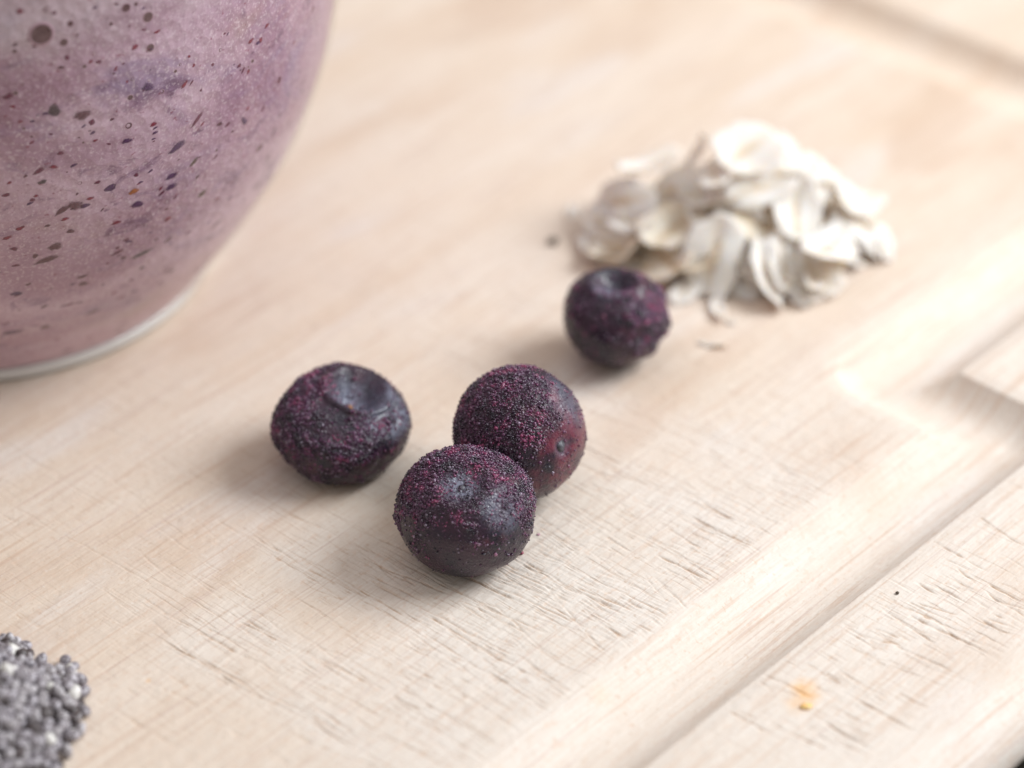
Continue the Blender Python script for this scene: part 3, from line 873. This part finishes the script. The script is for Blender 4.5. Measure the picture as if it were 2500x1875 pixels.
# the flakes that show singly: place in the picture, height, normal (right, up, towards), roll, size, squeeze
Z2 = lambda zx, zy: (1106 + zx * 0.4, 221 + zy * 0.4)
SH_ = [(1270, 260, 10.5, (.15, .55, .8), 20, 9.0, 1.1, 'large bright oat flake on the peak of the pile'),
       (1090, 400, 9.0, (-.2, .8, .55), 10, 6.5, 0.8, L_IN), (1010, 260, 9.0, (-.9, .3, .3), 80, 5.5, .8, 'thin oat flake standing on edge beside the peak of the pile'),
       (740, 345, 6.6, (-.1, .9, .4), 5, 9.0, .9, 'long flat oat flake lying above the shaded flake of the pile'),
       (600, 540, 4.6, (-.55, .05, .8), 30, 8.6, 1.0, 'shaded greyish oat flake leaning on the end of the pile'),
       (870, 470, 5.6, (-.35, .25, .9), 80, 7.5, .9, L_IN), (1080, 580, 5.6, (-.7, .1, .7), 85, 7.2, .8, L_IN),
       (1330, 470, 7.8, (.1, .45, .9), 10, 8.6, .95, L_IN), (1640, 350, 7.5, (.35, .75, .5), -15, 7.2, .9, L_IN), (1720, 450, 6.5, (.45, .5, .75), -30, 7.5, .9, L_IN),
       (1850, 540, 4.6, (.5, .6, .6), -40, 7.2, .9, L_IN), (1085, 830, 3.6, (-.1, .0, 1.0), 80, 9.6, .95, 'big oval oat flake standing upright at the front of the pile'),
       (1370, 930, 2.6, (.55, .35, .75), 65, 9.0, .55, 'long narrow white oat flake sloping down the front of the pile'),
       (1460, 850, 3.2, (.45, .25, .8), 60, 8.2, .7, L_IN), (1710, 790, 3.8, (.35, .75, .55), -35, 9.8, .8, 'big white ridged oat flake sloping at the front of the pile'),
       (1640, 945, 1.6, (.25, .75, .6), -10, 7.0, .8, L_IN), (2020, 770, 1.2, (.5, .5, .7), 40, 4.6, .9, 'small white oat flake at the tip of the pile nearest the groove'),
       (1930, 670, 2.6, (.4, .7, .5), -35, 7.2, .9, L_IN), (430, 770, 1.0, (-.1, .8, .6), 0, 6.4, .7, L_IN), (640, 850, 0.5, (0, .85, .5), -12, 9.8, .6, L_IN),
       (800, 690, 3.2, (-.4, .5, .75), 30, 7.0, .9, L_IN), (940, 1000, 0.6, (-.1, .8, .6), -40, 6.2, .9, 'flat oat flake on the board between the pile and a blueberry'),
       (1530, 600, 5.6, (.3, .35, .9), 60, 8.6, .9, L_IN), (1560, 1010, 0.7, (.1, .85, .5), 5, 6.0, .8, L_IN), (1240, 640, 5.2, (.0, .15, 1), 100, 7.2, .8, L_IN),
       (1480, 300, 8.6, (.4, .7, .6), 20, 7.0, .9, L_IN), (500, 640, 2.6, (-.5, .4, .7), 20, 6.5, .9, L_IN)]
for i, (zx, zy, z, n, roll, size, sy, lab) in enumerate(SH_):
    p = un(*Z2(zx, zy), z)
    flake((p[0], p[1], z), view_dir(*n), R(roll), size, lab, me=FLAKES[i % len(FLAKES)], sy=sy)
# crumbs of oat round the pile
for zx, zy, size, sy, roll, lab in [(1115, 1140, 4.4, .6, 10, 'broken oat crumb on the board in front of the upright flake'), (330, 605, 2.9, .9, 30, 'pale oat crumb lying alone beyond the shaded end of the pile'),
                              (1090, 1320, 3.6, .3, -25, 'thin sliver of oat on the board between groove and pile'), (1180, 1190, 1.6, .7, 60, 'tiny oat crumb on the board in front of the upright flake')]:
    p = un(*Z2(zx, zy), 0)
    flake((p[0], p[1], 0.1), (random.uniform(-.15, .15), random.uniform(-.15, .15), 1), R(roll), size, lab, name='oat_crumb', sy=sy, cat='crumb', group=None)

# ------------------------------------------------------------------ small crumbs on the board
def chunk(name, px, py, r_, mat, label, seed, cat='crumb', group=None, squash=(1, 1, .7), z=0.0):
    V, F = ico(2); g_ = np.random.default_rng(seed)
    k = 1 + 0.22 * fbm(V, 1.6, seed, 2) + 0.10 * g_.standard_normal(len(V)) * 0.5
    P = V * k[:, None] * np.array(squash) * r_
    P[:, 2] -= P[:, 2].min()
    p = un(px, py, 0)
    o = fast_mesh(name, P * MM, F, mat)
    o.location = (p[0] * MM, p[1] * MM, 0.02 * MM + z * MM)
    tag(o, label, cat, group)
    return o
M_ORANGE = mat_simple('orange_crumb', (0.88, 0.50, 0.17), 0.45, 0.4, (0.90, 0.68, 0.36), 900, 0.3, sss=0.3, sss_scale=0.001)
M_MAG = mat_simple('magenta_ice', (0.34, 0.03, 0.09), 0.2, 0.6, (0.20, 0.02, 0.06), 1500)
M_PINK = mat_simple('pink_ice', (0.50, 0.22, 0.34), 0.4, 0.4, (0.60, 0.36, 0.45), 1500)
M_SPECK = mat_simple('dark_speck', (0.06, 0.045, 0.035), 0.5, 0.3, (0.16, 0.12, 0.09), 1200)
chunk('orange_crumb', 1742, 1528, 0.48, M_ORANGE, 'small orange food crumb on the stained rim of the board', 4, squash=(1.2, .8, .28))
chunk('berry_crumb', 1127, 1197, 0.19, M_MAG, 'magenta frozen crumb on the board beside the dented blueberry', 5)
chunk('berry_crumb', 1163, 1156, 0.17, M_PINK, 'faint pink frozen crumb on the board between berries and groove', 6, squash=(1, .8, .3))
chunk('berry_crumb', 1072, 1228, 0.24, M_SPECK, 'dark round grain at the foot of the dented blueberry', 7)
chunk('dark_speck', 1195, 527, 0.55, M_SPECK, 'dark seed speck on the board at the tail of the oat pile', 8, cat='speck')
chunk('dark_speck', 1938, 1283, 0.17, M_SPECK, 'tiny dark speck on the scored rim of the board', 9, cat='speck')

# ------------------------------------------------------------------ chia seeds
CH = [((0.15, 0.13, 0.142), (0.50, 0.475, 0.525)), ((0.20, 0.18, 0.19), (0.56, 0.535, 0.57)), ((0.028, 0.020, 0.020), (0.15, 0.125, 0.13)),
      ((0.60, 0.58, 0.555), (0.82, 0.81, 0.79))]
def chia_mesh(i, seed):
    r_ = random.Random(seed)
    V, F = ico(3)
    P = V.copy()
    P[:, 1] *= 0.72 * (1 - 0.12 * P[:, 0]); P[:, 2] *= 0.64 * (1 - 0.10 * P[:, 0])
    P[:, 0] += 0.08 * np.clip(P[:, 0], 0, 1) ** 4
    P *= 0.74
    me = bpy.data.meshes.new('chia_seed'); me.from_pydata([tuple(v * MM) for v in P], [], [tuple(f) for f in F.tolist()])
    me.polygons.foreach_set('use_smooth', [True] * len(me.polygons))
    me.materials.append(mat_chia(i, *CH[i])); return me, P, F
CHM = [chia_mesh(i, i) for i in range(4)]
EDGE = [(-40, 1352), (0, 1372), (45, 1382), (90, 1412), (112, 1440), (140, 1412), (172, 1432), (190, 1480), (198, 1525), (185, 1565), (188, 1600), (160, 1620), (150, 1650), (120, 1690), (60, 1760), (-60, 1800), (-200, 1780), (-290, 1650), (-260, 1480), (-160, 1380)]
POLY = np.array([un(x, y, 0.5)[:2] for x, y in EDGE])
def inside(x, y):
    c = False; n = len(POLY)
    for i in range(n):
        x1, y1 = POLY[i]; x2, y2 = POLY[(i + 1) % n]
        if (y1 > y) != (y2 > y) and x < (x2 - x1) * (y - y1) / (y2 - y1) + x1: c = not c
    return c
def edge_d(x, y):
    best = 1e9; n = len(POLY)
    for i in range(n):
        a = POLY[i]; b = POLY[(i + 1) % n]; d = b - a
        t = min(1, max(0, ((x - a[0]) * d[0] + (y - a[1]) * d[1]) / (d @ d)))
        best = min(best, math.hypot(x - a[0] - t * d[0], y - a[1] - t * d[1]))
    return best
g = random.Random(99)
lo_, hi_ = POLY.min(0), POLY.max(0)
pts = []
for layer in range(9):
    zl = 0.42 + layer * 0.60
    lp = []
    tries = 0
    while tries < 3800:
        tries += 1
        x, y = g.uniform(lo_[0], hi_[0]), g.uniform(lo_[1], hi_[1])
        if not inside(x, y): continue
        e_ = edge_d(x, y)
        need = layer * 0.78 + g.uniform(0, 0.75)
        if e_ < max(0.35, need): continue
        if any((x - q[0]) ** 2 + (y - q[1]) ** 2 < 0.79 ** 2 for q in lp): continue
        lp.append((x, y, zl + g.uniform(-.12, .16), e_ - need))
    pts += [(x, y, z, d, layer) for x, y, z, d in lp]
def pix(p):
    v = np.array(p) - CAM; z = v @ FW
    return (v @ RT / z * FPX + SW / 2) * 2212 / 2500, (-(v @ UP) / z * FPX + SH / 2) * 2212 / 2500
vis, rest = [], []
for p in pts:
    hx, hy = pix(p[:3])
    buried = p[3] - 0.78 > 0.62 and p[4] < 8        # another layer lies on it
    (vis if (-14 < hx < 215 and hy < 1674 and not buried) else rest).append(p)
vis.sort(key=lambda p: -p[4]); rest += vis[298:]; vis = vis[:298]
CHIA_L = ['grey mottled chia seed in the heap at the corner of the board', 'light grey mottled chia seed in the heap at the corner of the board',
          'dark brown grey chia seed in the heap at the corner of the board', 'whitish chia seed in the heap at the corner of the board']
def seed_pose():
    e_ = (g.gauss(0, .45), g.gauss(0, .55), g.uniform(0, 6.28)); s = g.uniform(0.86, 1.1); return e_, s
def kind_of(): return g.choices((0, 1, 2, 3), (5, 3.4, 2.6, 0.8))[0]
from mathutils import Euler
for x, y, z, d, layer in vis:
    e_, s = seed_pose(); k = kind_of()
    o = bpy.data.objects.new('chia_seed', CHM[k][0]); COL.objects.link(o)
    o.rotation_euler = e_; o.scale = (s, s, s)
    zmin = min((CHM[k][1] * s) @ np.array(Euler(e_).to_matrix()).T[:, 2])
    o.location = Vector((x, y, max(z, -zmin + 0.02))) * MM
    tag(o, CHIA_L[k], 'chia seed', 'chia seeds in the heap')
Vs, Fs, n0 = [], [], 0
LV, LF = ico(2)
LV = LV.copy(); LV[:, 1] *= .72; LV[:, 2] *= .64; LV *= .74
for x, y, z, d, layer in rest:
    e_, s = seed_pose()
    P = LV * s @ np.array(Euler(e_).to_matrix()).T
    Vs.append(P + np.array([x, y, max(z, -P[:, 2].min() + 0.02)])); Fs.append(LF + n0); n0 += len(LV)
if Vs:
    o = fast_mesh('chia_heap', np.concatenate(Vs) * MM, np.concatenate(Fs), CHM[2][0].materials[0])  # all in the dark seed colour, painting shade into the gaps above
    tag(o, 'mass of darkened chia seeds underneath and behind the single seeds of the heap', 'chia seeds', kind='stuff')
print('chia', len(vis), len(rest), 'board quads', len(Q))
